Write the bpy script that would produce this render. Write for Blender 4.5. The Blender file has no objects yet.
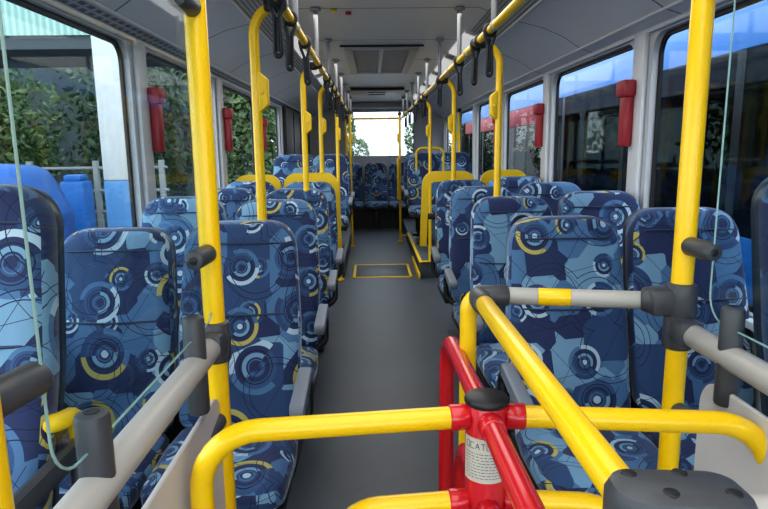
import bpy, bmesh, math, random
from mathutils import Vector, Matrix
random.seed(7)
PI = math.pi
sc = bpy.context.scene
COL = sc.collection
XC = 0.095                 # centre line of the bus, seen from the camera at x = 0
XL, XR = -1.15, 1.34       # side walls
Y0, Y1 = -1.6, 11.15       # front and rear
GZ = -0.85                 # street level

# ------------------------------------------------------------------ materials
class NT:
    def __init__(s, name):
        s.m = bpy.data.materials.new(name); s.m.use_nodes = True
        s.t = s.m.node_tree; s.t.nodes.clear()
        s.out = s.n('ShaderNodeOutputMaterial')
    def n(s, typ, **kw):
        nd = s.t.nodes.new(typ)
        for k, v in kw.items(): setattr(nd, k, v)
        return nd
    def put(s, sock, v):
        if isinstance(v, bpy.types.NodeSocket): s.t.links.new(v, sock)
        elif v is not None: sock.default_value = v
    def math(s, op, a, b=None, c=None):
        nd = s.n('ShaderNodeMath', operation=op)
        for i, v in enumerate((a, b, c)):
            if v is not None: s.put(nd.inputs[i], v)
        return nd.outputs[0]
    def vmath(s, op, a, b=None):
        nd = s.n('ShaderNodeVectorMath', operation=op)
        s.put(nd.inputs[0], a)
        if b is not None: s.put(nd.inputs[1], b)
        return nd.outputs[0]
    def scale(s, a, f):
        nd = s.n('ShaderNodeVectorMath', operation='SCALE')
        s.put(nd.inputs[0], a); s.put(nd.inputs['Scale'], f); return nd.outputs[0]
    def mix(s, f, a, b):
        nd = s.n('ShaderNodeMix', data_type='RGBA')
        s.put(nd.inputs[0], f)
        for i, v in ((6, a), (7, b)):
            if isinstance(v, tuple) and len(v) == 3: v = v + (1,)
            s.put(nd.inputs[i], v)
        return nd.outputs[2]
    def vor(s, vec, feature='F1', rand=1.0, metric='EUCLIDEAN', sc_=1.0):
        nd = s.n('ShaderNodeTexVoronoi', feature=feature, voronoi_dimensions='2D')
        if feature != 'DISTANCE_TO_EDGE': nd.distance = metric
        s.put(nd.inputs['Vector'], vec); nd.inputs['Scale'].default_value = sc_
        nd.inputs['Randomness'].default_value = rand
        return nd
    def noise(s, vec, scale, detail=3):
        nd = s.n('ShaderNodeTexNoise'); s.put(nd.inputs['Vector'], vec)
        nd.inputs['Scale'].default_value = scale; nd.inputs['Detail'].default_value = detail
        return nd.outputs[0]
    def bsdf(s, col, rough=.5, metal=0, bump=None, bs=.1, bd=.01, coat=0, spec=.5):
        b = s.n('ShaderNodeBsdfPrincipled')
        if isinstance(col, tuple) and len(col) == 3: col = col + (1,)
        s.put(b.inputs['Base Color'], col); s.put(b.inputs['Roughness'], rough)
        b.inputs['Metallic'].default_value = metal
        b.inputs['Coat Weight'].default_value = coat
        b.inputs['Specular IOR Level'].default_value = spec
        if bump is not None:
            bp = s.n('ShaderNodeBump'); bp.inputs['Strength'].default_value = bs; bp.inputs['Distance'].default_value = bd
            s.put(bp.inputs['Height'], bump); s.t.links.new(bp.outputs[0], b.inputs['Normal'])
        s.t.links.new(b.outputs[0], s.out.inputs[0]); return b

def plain(name, col, rough=.5, metal=0, var=.08, nscale=9, coat=0, spec=.5, bs=0):
    t = NT(name); tc = t.n('ShaderNodeTexCoord').outputs['Object']
    f = t.noise(tc, nscale)
    c = t.mix(f, tuple(x*(1-var) for x in col), tuple(min(1, x*(1+var)) for x in col))
    t.bsdf(c, rough, metal, coat=coat, spec=spec, bump=(t.noise(tc, 180) if bs else None), bs=bs, bd=.002)
    return t.m

NAVY, MIDB, STEEL, PALE, YEL = (.026, .040, .110), (.085, .180, .325), (.190, .340, .480), (.44, .57, .66), (.50, .43, .12)

def fabric(name, bright=1.0):
    t = NT(name)
    uv = t.n('ShaderNodeUVMap').outputs[0]
    rnd = t.n('ShaderNodeObjectInfo').outputs['Random']
    off = t.n('ShaderNodeCombineXYZ'); t.put(off.inputs[0], t.math('MULTIPLY', rnd, 37.0)); t.put(off.inputs[1], t.math('MULTIPLY', rnd, 91.0))
    P = t.vmath('ADD', uv, off.outputs[0])
    col = lambda c: tuple(x*bright for x in c)
    # angular patches behind the rings
    rot = t.n('ShaderNodeVectorRotate', rotation_type='Z_AXIS'); t.put(rot.inputs['Vector'], P); rot.inputs['Angle'].default_value = .7
    vb = t.vor(t.scale(rot.outputs[0], 9.0), metric='MANHATTAN', rand=.7)
    cb = t.n('ShaderNodeSeparateColor'); t.put(cb.inputs[0], vb.outputs['Color'])
    base = t.mix(t.math('GREATER_THAN', cb.outputs[0], .44), col(NAVY), col(MIDB))
    base = t.mix(t.math('GREATER_THAN', cb.outputs[0], .74), base, col(STEEL))
    vb2 = t.vor(t.scale(P, 5.2), metric='CHEBYCHEV', rand=1)
    cb2 = t.n('ShaderNodeSeparateColor'); t.put(cb2.inputs[0], vb2.outputs['Color'])
    base = t.mix(t.math('GREATER_THAN', cb2.outputs[1], .80), base, col((.035, .075, .17)))
    def rings(base, scale, seed, lo, hi, cut, ysel):
        V = t.vmath('ADD', t.scale(P, scale), (seed, seed*1.7, 0))
        v = t.vor(V, rand=.55)
        rel = t.n('ShaderNodeSeparateXYZ'); t.put(rel.inputs[0], t.vmath('SUBTRACT', V, v.outputs['Position']))
        c = t.n('ShaderNodeSeparateColor'); t.put(c.inputs[0], v.outputs['Color'])
        ang = t.math('FRACT', t.math('ADD', t.math('MULTIPLY', t.math('ARCTAN2', rel.outputs[1], rel.outputs[0]), 1/(2*PI)), t.math('ADD', c.outputs[0], 1)))
        rs = t.math('DIVIDE', v.outputs['Distance'], t.math('ADD', lo, t.math('MULTIPLY', c.outputs[1], hi-lo)))
        half = t.math('LESS_THAN', ang, .5)
        arc = t.mix(t.math('LESS_THAN', ang, .40), col(MIDB), t.mix(t.math('GREATER_THAN', c.outputs[2], ysel), col(PALE), col(YEL)))
        arc = t.mix(t.math('GREATER_THAN', ang, .74), arc, col((.035, .07, .17)))
        gap = t.mix(half, col((.045, .10, .21)), col(NAVY))
        mid = t.mix(half, col(NAVY), col(STEEL))
        dot = t.mix(t.math('GREATER_THAN', c.outputs[2], .5), col(NAVY), col(PALE))
        r = t.mix(t.math('LESS_THAN', rs, .78), arc, gap)
        r = t.mix(t.math('LESS_THAN', rs, .52), r, mid)
        r = t.mix(t.math('LESS_THAN', rs, .36), r, gap)
        r = t.mix(t.math('LESS_THAN', rs, .15), r, dot)
        ln = t.math('LESS_THAN', t.math('ABSOLUTE', t.math('SUBTRACT', rs, .60)), .018)
        r = t.mix(ln, r, col((.010, .014, .035)))
        ln = t.math('LESS_THAN', t.math('ABSOLUTE', t.math('SUBTRACT', rs, .27)), .02)
        r = t.mix(ln, r, col(MIDB))
        m = t.math('MULTIPLY', t.math('LESS_THAN', rs, 1.0), t.math('GREATER_THAN', c.outputs[1], cut))
        return t.mix(m, base, r)
    def lines(base, ang, k, wdt, wob):
        r_ = t.n('ShaderNodeVectorRotate', rotation_type='Z_AXIS'); t.put(r_.inputs['Vector'], P); r_.inputs['Angle'].default_value = ang
        sp = t.n('ShaderNodeSeparateXYZ'); t.put(sp.inputs[0], r_.outputs[0])
        cell = t.math('FLOOR', t.math('MULTIPLY', sp.outputs[0], k))
        on = t.math('FRACT', t.math('MULTIPLY', t.math('ADD', cell, t.math('FLOOR', t.math('MULTIPLY', sp.outputs[1], wob))), .381))
        d = t.math('ABSOLUTE', t.math('SUBTRACT', t.math('FRACT', t.math('MULTIPLY', sp.outputs[0], k)), .5))
        return t.mix(t.math('MULTIPLY', t.math('LESS_THAN', d, wdt*k), t.math('LESS_THAN', on, .6)), base, col((.014, .020, .05)))
    base = rings(base, 7.0, 11.9, .20, .30, .60, .72)
    base = rings(base, 4.9, 3.3, .24, .46, .08, .60)
    base = lines(base, .55, 11.0, .0007, 5.0)
    base = lines(base, -.75, 9.0, .0007, 4.0)
    base = lines(base, 1.35, 6.0, .0007, 6.0)
    ve2 = t.vor(t.vmath('ADD', t.scale(P, 4.0), (5, 8, 0)), rand=.8)
    for rr_ in (.44, .36):
        ln2 = t.math('LESS_THAN', t.math('ABSOLUTE', t.math('SUBTRACT', ve2.outputs['Distance'], rr_)), .005)
        base = t.mix(ln2, base, col((.016, .022, .055)))
    b = t.bsdf(base, .75, bump=t.noise(uv, 420, 1), bs=.12, bd=.002, spec=.35)
    b.inputs['Sheen Weight'].default_value = .28
    b.inputs['Sheen Roughness'].default_value = .4
    return t.m

def glass(name, tint=(.93, .96, .95), base=.035, edge=.55):
    t = NT(name)
    lw = t.n('ShaderNodeLayerWeight'); lw.inputs[0].default_value = .5
    f = t.math('ADD', base, t.math('MULTIPLY', t.math('POWER', lw.outputs['Facing'], 3.5), edge))
    tr = t.n('ShaderNodeBsdfTransparent'); tr.inputs[0].default_value = tint + (1,)
    gl = t.n('ShaderNodeBsdfGlossy'); gl.inputs['Roughness'].default_value = .02
    mx = t.n('ShaderNodeMixShader'); t.put(mx.inputs[0], f)
    t.t.links.new(tr.outputs[0], mx.inputs[1]); t.t.links.new(gl.outputs[0], mx.inputs[2])
    t.t.links.new(mx.outputs[0], t.out.inputs[0]); return t.m

def floor_mat():
    t = NT('floor_vinyl'); tc = t.n('ShaderNodeTexCoord').outputs['Object']
    a = t.noise(tc, 260, 1); b = t.noise(tc, 2.2, 4)
    c = t.mix(a, (.042, .048, .056), (.072, .081, .092))
    c = t.mix(t.math('MULTIPLY', b, .5), c, (.095, .104, .115))
    sp = t.math('GREATER_THAN', t.noise(tc, 420, 0), .70)
    c = t.mix(sp, c, (.17, .18, .195))
    t.bsdf(c, .42, bump=a, bs=.08, bd=.002); return t.m

def ceiling_mat():
    t = NT('ceiling_panel'); tc = t.n('ShaderNodeTexCoord').outputs['Object']
    s = t.n('ShaderNodeSeparateXYZ'); t.put(s.inputs[0], tc)
    y = t.math('FRACT', t.math('DIVIDE', t.math('ADD', s.outputs[1], 3.55), 1.03))
    ln = t.math('LESS_THAN', y, .012)
    c = t.mix(t.noise(tc, 3), (.70, .705, .71), (.76, .765, .77))
    c = t.mix(ln, c, (.10, .10, .11))
    t.bsdf(c, .42, bump=t.noise(tc, 300, 1), bs=.05, bd=.002); return t.m

def perforated(name, pitch, rad, base=(.52, .525, .53), asp=1.0, hole=(.012, .012, .014)):
    t = NT(name); uv = t.n('ShaderNodeUVMap').outputs[0]
    s = t.n('ShaderNodeSeparateXYZ'); t.put(s.inputs[0], uv)
    fx = t.math('SUBTRACT', t.math('FRACT', t.math('DIVIDE', s.outputs[0], pitch*asp)), .5)
    fy = t.math('SUBTRACT', t.math('FRACT', t.math('DIVIDE', s.outputs[1], pitch)), .5)
    mx = t.math('MAXIMUM', t.math('ABSOLUTE', fx), t.math('ABSOLUTE', fy))
    hole_ = t.math('LESS_THAN', mx, rad)
    c = t.mix(hole_, base, hole); t.bsdf(c, .5); return t.m

def corrugated():
    t = NT('canopy_sheet'); tc = t.n('ShaderNodeTexCoord').outputs['Object']
    w = t.n('ShaderNodeTexWave', bands_direction='X'); t.put(w.inputs['Vector'], tc); w.inputs['Scale'].default_value = 3.2
    c = t.mix(w.outputs['Fac'], (.20, .34, .28), (.34, .47, .41))
    t.bsdf(c, .6, bump=w.outputs['Fac'], bs=.5, bd=.03); return t.m

def leafmat(name, a, b):
    t = NT(name); tc = t.n('ShaderNodeTexCoord').outputs['Object']
    c = t.mix(t.noise(tc, 2.5, 4), a, b); bs = t.bsdf(c, .6); return t.m

def emis(name, col, st):
    t = NT(name); b = t.bsdf(col, .4); b.inputs['Emission Color'].default_value = col+(1,); b.inputs['Emission Strength'].default_value = st; return t.m

M = dict(
 fabric=fabric('moquette_fabric', 1.0),
 piping=plain('seat_piping', (.03, .045, .09), .6),
 shell=plain('seat_shell_plastic', (.020, .030, .044), .32, spec=.6),
 black=plain('black_plastic', (.014, .015, .018), .45),
 strap=plain('strap_webbing', (.022, .025, .032), .55),
 dgrey=plain('dark_grey_fitting', (.060, .064, .072), .42, bs=.05),
 arm=plain('armrest_grey', (.21, .225, .255), .5),
 yellow=plain('yellow_powder_coat', (.95, .60, .004), .30, var=.02, coat=.15),
 yellowp=plain('yellow_plastic', (.92, .60, .010), .42, var=.04),
 red=plain('red_powder_coat', (.62, .012, .022), .25, var=.05, coat=.4),
 redbox=plain('hammer_red', (.36, .022, .035), .4),
 rail=plain('grey_rail_coat', (.42, .405, .375), .38, var=.03),
 hang=plain('grey_tube', (.36, .37, .39), .35, metal=.2),
 white=plain('white_panel', (.58, .565, .55), .4, var=.02),
 label=plain('sticker_paper', (.62, .58, .50), .6, var=.12, nscale=60),
 ink=plain('sticker_ink', (.10, .09, .09), .6),
 wall=plain('wall_laminate', (.50, .51, .53), .42, var=.03),
 pillar=plain('pillar_cover', (.66, .665, .68), .40, var=.02),
 gasket=plain('rubber_gasket', (.010, .010, .011), .5),
 floor=floor_mat(), ceil=ceiling_mat(),
 perf=perforated('air_duct_perforation', .022, .28), slot=perforated('vent_slots', .030, .33, (.40, .405, .415), 2.4, hole=(.10, .10, .105)),
 grille=perforated('return_air_grille', .030, .26, (.30, .29, .28), 40.0, hole=(.07, .07, .07)),
 glass=glass('window_glass', (.88, .91, .91), .024, .035), screen=glass('screen_glass', (.92, .955, .96), .02, .14), tint=glass('tinted_bus_glass', (.30, .34, .35), .04, .25),
 gedge=plain('glass_edge_green', (.30, .46, .43), .25),
 lamp=emis('lamp_cover', (.9, .9, .88), .45),
 sheet=corrugated(), colw=plain('white_paint_worn', (.46, .45, .43), .7, var=.10), colb=plain('blue_paint_worn', (.06, .17, .34), .6, var=.12),
 asphalt=plain('asphalt', (.11, .11, .115), .85, nscale=40, var=.25),
 busblue=plain('bus_blue_paint', (.004, .150, .47), .40, var=.03, coat=.25), busdark=plain('bus_dark_frame', (.014, .016, .020), .35),
 busred=plain('bus_red_paint', (.34, .035, .05), .5), carblue=plain('vehicle_blue_paint', (.02, .095, .30), .5),
 binblue=plain('blue_plastic', (.012, .12, .38), .5), fence=plain('fence_rail_paint', (.26, .26, .245), .6),
 build=plain('pale_render', (.92, .92, .90), .8, var=.02), facade=plain('facade_line', (.70, .69, .66), .8), darkwall=plain('dark_backdrop_wall', (.045, .055, .055), .9, var=.5, nscale=1.5), under=plain('canopy_underside', (.05, .06, .065), .7),
 leafa=leafmat('leaf_green', (.025, .055, .014), (.10, .16, .04)), leafb=leafmat('leaf_dark', (.012, .032, .012), (.055, .10, .032)),
 bark=plain('bark', (.10, .075, .05), .9, var=.3, nscale=14), seatnavy=plain('far_bus_seat_cloth', (.05, .09, .16), .8, var=.5, nscale=22),
 orange=plain('orange_tape', (.75, .25, .04), .5),
)

# ------------------------------------------------------------------ mesh helpers
def V(*a): return Vector(a)

def add_box(bm, c, s, bev=0, rot=None, seg=2):
    vs = []
    for x in (-.5, .5):
        for y in (-.5, .5):
            for z in (-.5, .5):
                p = V(x*s[0], y*s[1], z*s[2])
                if rot is not None: p = rot @ p
                vs.append(bm.verts.new(p + V(*c)))
    fs = [(0, 1, 3, 2), (4, 6, 7, 5), (0, 4, 5, 1), (2, 3, 7, 6), (0, 2, 6, 4), (1, 5, 7, 3)]
    fc = [bm.faces.new([vs[i] for i in f]) for f in fs]
    if bev:
        es = list({e for f in fc for e in f.edges})
        bmesh.ops.bevel(bm, geom=es, offset=bev, segments=seg, affect='EDGES', profile=.5)

def fillet(pts, r, n=7):
    pts = [Vector(p) for p in pts]; out = [pts[0]]
    for i in range(1, len(pts)-1):
        a, b, c = pts[i-1], pts[i], pts[i+1]
        rr = r[i-1] if isinstance(r, (list, tuple)) else r
        d1, d2 = (a-b).normalized(), (c-b).normalized()
        th = d1.angle(d2)
        if rr <= 0 or th > PI-.02: out.append(b); continue
        L = min(rr/math.tan(th/2), (a-b).length*.49 if i > 1 else (a-b).length*.95, (c-b).length*.95 if i == len(pts)-2 else (c-b).length*.49)
        p1, p2 = b+d1*L, b+d2*L
        rr = L*math.tan(th/2)
        ctr = b + (d1+d2).normalized()*(rr/math.sin(th/2))
        u = (p1-ctr).normalized(); w = (p2-ctr).normalized(); tot = u.angle(w)
        ax = u.cross(w).normalized()
        for k in range(n+1):
            out.append(ctr + (Matrix.Rotation(tot*k/n, 3, ax) @ u)*rr)
    out.append(pts[-1]); return out

def add_tube(bm, pts, r, seg=16, closed=False, sx=1.0):
    pts = [Vector(p) for p in pts]; n = len(pts)
    tan = []
    for i in range(n):
        if closed: d = pts[(i+1) % n]-pts[i-1]
        else: d = pts[min(i+1, n-1)]-pts[max(i-1, 0)]
        tan.append(d.normalized())
    ref = V(0, 0, 1) if abs(tan[0].z) < .9 else V(0, 1, 0)
    u = tan[0].cross(ref).normalized()
    rings = []
    for i in range(n):
        u = (u - tan[i]*u.dot(tan[i])).normalized(); w = tan[i].cross(u)
        rr = r[i] if isinstance(r, (list, tuple)) else r
        rings.append([bm.verts.new(pts[i] + (u*math.cos(2*PI*k/seg)*sx + w*math.sin(2*PI*k/seg))*rr) for k in range(seg)])
    m = n if closed else n-1
    for i in range(m):
        a, b = rings[i], rings[(i+1) % n]
        for k in range(seg):
            bm.faces.new((a[k], a[(k+1) % seg], b[(k+1) % seg], b[k]))
    if not closed:
        bm.faces.new(rings[0][::-1]); bm.faces.new(rings[-1])

def cap_tube(bm, p0, p1, r, seg=18, rd=.004):
    p0, p1 = Vector(p0), Vector(p1); d = (p1-p0).normalized()
    add_tube(bm, [p0, p0+d*rd*.35, p0+d*rd, p1-d*rd, p1-d*rd*.35, p1], [r-rd, r-rd*.3, r, r, r-rd*.3, r-rd], seg)

def round_outline(corners, radii, n=6):
    """closed outline of a polygon (list of (x, z)) with rounded corners, fixed number of points"""
    out = []; N = len(corners)
    for i in range(N):
        a, b, c = (Vector(corners[(i+k) % N]) for k in (-1, 0, 1))
        d1, d2 = (a-b).normalized(), (c-b).normalized(); th = d1.angle(d2); r = radii[i]
        L = r/math.tan(th/2); ctr = b+(d1+d2).normalized()*(r/math.sin(th/2))
        p1, p2 = b+d1*L-ctr, b+d2*L-ctr
        a1 = math.atan2(p1.y, p1.x); a2 = math.atan2(p2.y, p2.x); da = (a2-a1+PI) % (2*PI)-PI
        for k in range(n+1):
            t = a1+da*k/n; out.append((ctr.x+math.cos(t)*r, ctr.y+math.sin(t)*r))
    return out

def pillow(bm, corners, radii, layers, place, n=6):
    """loft of inset outlines: layers = [(inset, depth)...]; place(x, z, depth) -> point"""
    cx = sum(c[0] for c in corners)/len(corners); cz = sum(c[1] for c in corners)/len(corners)
    hw = max(abs(c[0]-cx) for c in corners); hh = max(abs(c[1]-cz) for c in corners)
    rings = []
    for ins, dep in layers:
        kx, kz = (hw-ins)/hw, (hh-ins)/hh
        cs = [(cx+(c[0]-cx)*kx, cz+(c[1]-cz)*kz) for c in corners]
        o = round_outline(cs, [max(.006, r-ins*.8) for r in radii], n)
        rings.append([bm.verts.new(place(x, z, dep)) for x, z in o])
    m = len(rings[0])
    for a, b in zip(rings, rings[1:]):
        for k in range(m):
            bm.faces.new((a[k], a[(k+1) % m], b[(k+1) % m], b[k]))
    for ring, flip in ((rings[0], True), (rings[-1], False)):
        bm.faces.new(ring[::-1] if flip else ring)

def prism(bm, outline, place, d0, d1):
    a = [bm.verts.new(place(x, z, d0)) for x, z in outline]; b = [bm.verts.new(place(x, z, d1)) for x, z in outline]
    m = len(a)
    for k in range(m): bm.faces.new((a[k], a[(k+1) % m], b[(k+1) % m], b[k]))
    bm.faces.new(a[::-1]); bm.faces.new(b)

def obj(name, bm, mat, parent=None, smooth=True, sharp=38, uv=False, off=None):
    bmesh.ops.recalc_face_normals(bm, faces=bm.faces)
    if off is not None: bmesh.ops.translate(bm, verts=bm.verts, vec=-Vector(off))
    if uv:
        lay = bm.loops.layers.uv.new('UVMap')
        for f in bm.faces:
            nx, ny, nz = (abs(c) for c in f.normal)
            for l in f.loops:
                p = l.vert.co
                l[lay].uv = (p.x, p.z) if ny >= nx and ny >= nz*.8 else ((p.x, p.y) if nz >= nx else (p.y, p.z))
    if smooth:
        lim = math.radians(sharp)
        for f in bm.faces: f.smooth = True
        for e in bm.edges:
            e.smooth = not (len(e.link_faces) == 2 and e.calc_face_angle(0) > lim)
    me = bpy.data.meshes.new(name); bm.to_mesh(me); bm.free()
    me.materials.append(M[mat] if isinstance(mat, str) else mat)
    o = bpy.data.objects.new(name, me); COL.objects.link(o)
    if parent is not None: o.parent = parent
    return o

def tag(o, label, cat, group=None):
    o['label'] = label; o['category'] = cat
    if group: o['group'] = group
    return o

def thing(name, label, cat, loc, group=None):
    o = bpy.data.objects.new(name, None); COL.objects.link(o); o.location = loc; o.empty_display_size = .1
    return tag(o, label, cat, group)

def struct(name, bm, mat, parent=None, **kw):
    o = obj(name, bm, mat, parent, **kw)
    if parent is None: o['kind'] = 'structure'
    return o

def dup(root, loc, label, group=None):
    r = root.copy(); COL.objects.link(r); r.location = loc; r['label'] = label
    if group: r['group'] = group
    for ch in list(root.children):
        c = ch.copy(); COL.objects.link(c); c.parent = r
        for g in list(ch.children):
            d = g.copy(); COL.objects.link(d); d.parent = c
    return r

B = bmesh.new

# ------------------------------------------------------------------ the shell of the bus
bm = B(); add_box(bm, ((XL+XR)/2, (Y0+Y1)/2, -.03), (XR-XL+.1, Y1-Y0, .06)); struct('floor', bm, 'floor', smooth=False)
for nm, x0, x1, ya in (('floor_platform_left', XL, -.31, 6.5), ('floor_platform_right', .53, XR, 6.4)):
    bm = B(); add_box(bm, ((x0+x1)/2, (ya+10.6)/2, .09), (x1-x0, 10.6-ya, .18), .01); struct(nm, bm, 'floor')
bm = B(); add_box(bm, (XC, 10.88, .2), (XR-XL, .54, .40)); o = struct('floor_riser', bm, 'gasket')

prof = [(-1.25, 1.935), (-1.15, 1.965), (-1.05, 2.03), (-.92, 2.085), (-.76, 2.125), (-.56, 2.195), (-.55, 2.2)]
prof = prof + [(-x, z) for x, z in prof[::-1]]
bm = B()
outl = [(x+XC, z) for x, z in prof] + [(1.25+XC, 2.32), (-1.25+XC, 2.32)]
prism(bm, outl, lambda x, z, d: V(x, d, z), Y0, Y1); struct('ceiling', bm, 'ceil', sharp=30)

PILL = [-.08, 1.50, 3.07, 4.66, 6.24, 7.84, 9.44, 11.0]
ZB, ZT = .80, 1.915
PL_ = {-1: [p+.05 for p in PILL], 1: [p-.04 for p in PILL]}
def side_wall(name, x, sgn):
    PILL = PL_[sgn]
    """sgn = +1: outside is +x"""
    bm = B()
    ylo, yhi, zlo, zhi = Y0, Y1, 0, 2.0
    edges = []
    def loop(pts):
        vs = [bm.verts.new((x, p[0], p[1])) for p in pts]
        es = [bm.edges.new((vs[i], vs[(i+1) % len(vs)])) for i in range(len(vs))]
        return es
    edges += loop([(ylo, zlo), (yhi, zlo), (yhi, zhi), (ylo, zhi)])
    holes = []
    spans = [(-1.5, PILL[0]-.10)] + [(a+.10, b-.10) for a, b in zip(PILL, PILL[1:])]
    for a, b in spans:
        o = round_outline([(a, ZB), (b, ZB), (b, ZT), (a, ZT)], [.09]*4, 6)
        h = loop(o); holes += h; edges += h
    bmesh.ops.triangle_fill(bm, use_beauty=True, use_dissolve=False, edges=edges)
    r = bmesh.ops.extrude_edge_only(bm, edges=holes)
    vv = [g for g in r['geom'] if isinstance(g, bmesh.types.BMVert)]
    bmesh.ops.translate(bm, verts=vv, vec=(sgn*.05, 0, 0))
    struct(name, bm, 'wall', sharp=30)
    return spans
SP = {-1: side_wall('wall_left', XL, -1), 1: side_wall('wall_right', XR, 1)}
wn = 0
for x, s in ((XL, -1), (XR, 1)):
    for a, b in SP[s]:
        wn += 1
        bm = B(); o = round_outline([(a, ZB), (b, ZB), (b, ZT), (a, ZT)], [.09]*4, 6)
        prism(bm, o, lambda p, z, d: V(x+s*d, p, z), .038, .042)
        w = struct('window_%d' % wn, bm, 'glass', smooth=False)
        bm = B(); oi = round_outline([(a+.02, ZB+.02), (b-.02, ZB+.02), (b-.02, ZT-.02), (a+.02, ZT-.02)], [.075]*4, 6)
        A1 = [bm.verts.new((x+s*.030, p, z)) for p, z in o]; A2 = [bm.verts.new((x+s*.030, p, z)) for p, z in oi]; A3 = [bm.verts.new((x+s*.045, p, z)) for p, z in oi]
        for k in range(len(A1)):
            k2 = (k+1) % len(A1)
            bm.faces.new((A1[k], A1[k2], A2[k2], A2[k])); bm.faces.new((A2[k], A2[k2], A3[k2], A3[k]))
        obj('window_frame', bm, 'gasket', w)
tn = 0
for x, s in ((XL, -1), (XR, 1)):
    for y in PL_[s][1:]:
        tn += 1
        bm = B(); add_box(bm, (x-s*.012, y, (ZB+ZT)/2+.02), (.028, .125, ZT-ZB+.02), .010); struct('trim_%d' % tn, bm, 'pillar')
    tn += 1   # header strip above the windows
    bm = B(); add_box(bm, (x-s*.012, (Y0+Y1)/2, 1.945), (.024, Y1-Y0-.02, .045), .008); struct('trim_%d' % tn, bm, 'pillar')
    tn += 1   # ledge below the windows
    bm = B(); add_box(bm, (x-s*.02, (Y0+Y1)/2, ZB-.02), (.04, Y1-Y0-.02, .03), .008); struct('trim_%d' % tn, bm, 'pillar')
# slotted vent band on the left cove, perforated air duct bands beside the rails
def strip(name, p0, p1, ya, yb, mat, th=.006):
    (x0, z0), (x1, z1) = p0, p1
    L = math.hypot(x1-x0, z1-z0); nx, nz = (z1-z0)/L, -(x1-x0)/L
    if nz > 0: nx, nz = -nx, -nz
    bm = B(); lay = bm.loops.layers.uv.new('UVMap')
    q = [(x0, z0), (x1, z1), (x1+nx*th, z1+nz*th), (x0+nx*th, z0+nz*th)]
    a = [bm.verts.new((p[0], ya, p[1])) for p in q]; b = [bm.verts.new((p[0], yb, p[1])) for p in q]
    for k in range(4): bm.faces.new((a[k], a[(k+1) % 4], b[(k+1) % 4], b[k]))
    bm.faces.new(a); bm.faces.new(b)
    for f in bm.faces:
        for l in f.loops:
            c = l.vert.co; l[lay].uv = (c.y, math.hypot(c.x-x0, c.z-z0))
    return struct(name, bm, mat, smooth=False)
for s in (-1, 1):
    tn += 1; strip('trim_%d' % tn, (XC+s*.755, 2.127), (XC+s*.60, 2.181), Y0, 10.9, 'perf')
    tn += 1; bm = B(); add_tube(bm, [(XC+s*.765, Y0, 2.118), (XC+s*.765, 10.9, 2.118)], .009, 8); struct('trim_%d' % tn, bm, 'pillar')
    tn += 1; bm = B(); add_tube(bm, [(XC+s*1.145, Y0, 1.963), (XC+s*1.145, 11.1, 1.963)], .008, 8); struct('trim_%d' % tn, bm, 'pillar')
tn += 1; strip('trim_%d' % tn, (XC-1.215, 1.946), (XC-1.155, 1.964), Y0, 11.1, 'slot')

# rear wall with its window
bm = B(); edges = []
def loop_y(bm, pts, y):
    vs = [bm.verts.new((p[0], y, p[1])) for p in pts]
    return [bm.edges.new((vs[i], vs[(i+1) % len(vs)])) for i in range(len(vs))]
e1 = loop_y(bm, [(XL-.1, 0), (XR+.1, 0), (XR+.1, 2.3), (XL-.1, 2.3)], Y1)
rw = round_outline([(-.44, 1.25), (.80, 1.25), (.80, 2.07), (-.44, 2.07)], [.07]*4, 6)
e2 = loop_y(bm, rw, Y1)
bmesh.ops.triangle_fill(bm, use_beauty=True, use_dissolve=False, edges=e1+e2)
r = bmesh.ops.extrude_edge_only(bm, edges=e2); bmesh.ops.translate(bm, verts=[g for g in r['geom'] if isinstance(g, bmesh.types.BMVert)], vec=(0, .05, 0))
struct('wall_rear', bm, 'wall', sharp=30)
bm = B(); prism(bm, rw, lambda x, z, d: V(x, Y1+d, z), .036, .040); w = struct('window_30', bm, 'glass', smooth=False)
bm = B(); add_tube(bm, [V(x, Y1+.03, z) for x, z in rw], .016, 8, closed=True); obj('window_frame', bm, 'gasket', w)
bm = B(); add_box(bm, (XC, 10.95, 2.15), (1.7, .40, .10), .03); struct('beam_rear', bm, 'wall')
# front wall: windscreen behind the camera
bm = B()
e1 = loop_y(bm, [(XL-.1, -.05), (XR+.1, -.05), (XR+.1, 2.3), (XL-.1, 2.3)], Y0)
fw = round_outline([(XL+.08, .45), (XR-.08, .45), (XR-.08, 2.05), (XL+.08, 2.05)], [.12]*4, 6)
e2 = loop_y(bm, fw, Y0)
bmesh.ops.triangle_fill(bm, use_beauty=True, use_dissolve=False, edges=e1+e2); struct('wall_front', bm, 'wall', smooth=False)
bm = B(); prism(bm, fw, lambda x, z, d: V(x, Y0+d, z), -.006, 0); struct('window_31', bm, 'glass', smooth=False)
# dark rear door on the left
bm = B(); add_box(bm, (XL+.035, 9.45, 1.03), (.05, 3.1, 1.84), .01); d = struct('door_1', bm, 'black')
bm = B()
for yy in (7.95, 8.75, 9.55, 10.4): add_box(bm, (XL+.062, yy, 1.03), (.014, .05, 1.78), .004)
obj('door_seal', bm, 'gasket', d)

# ------------------------------------------------------------------ seats
ROW = lambda k: 2.1 + .8*(k-1)
LW, LA, RA, RW = -.912, -.468, .688, 1.122

def lean(z):           # the backrest leans back as it rises
    return -.20 + .20*min(1, max(0, (z-.42)/.72))

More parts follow.
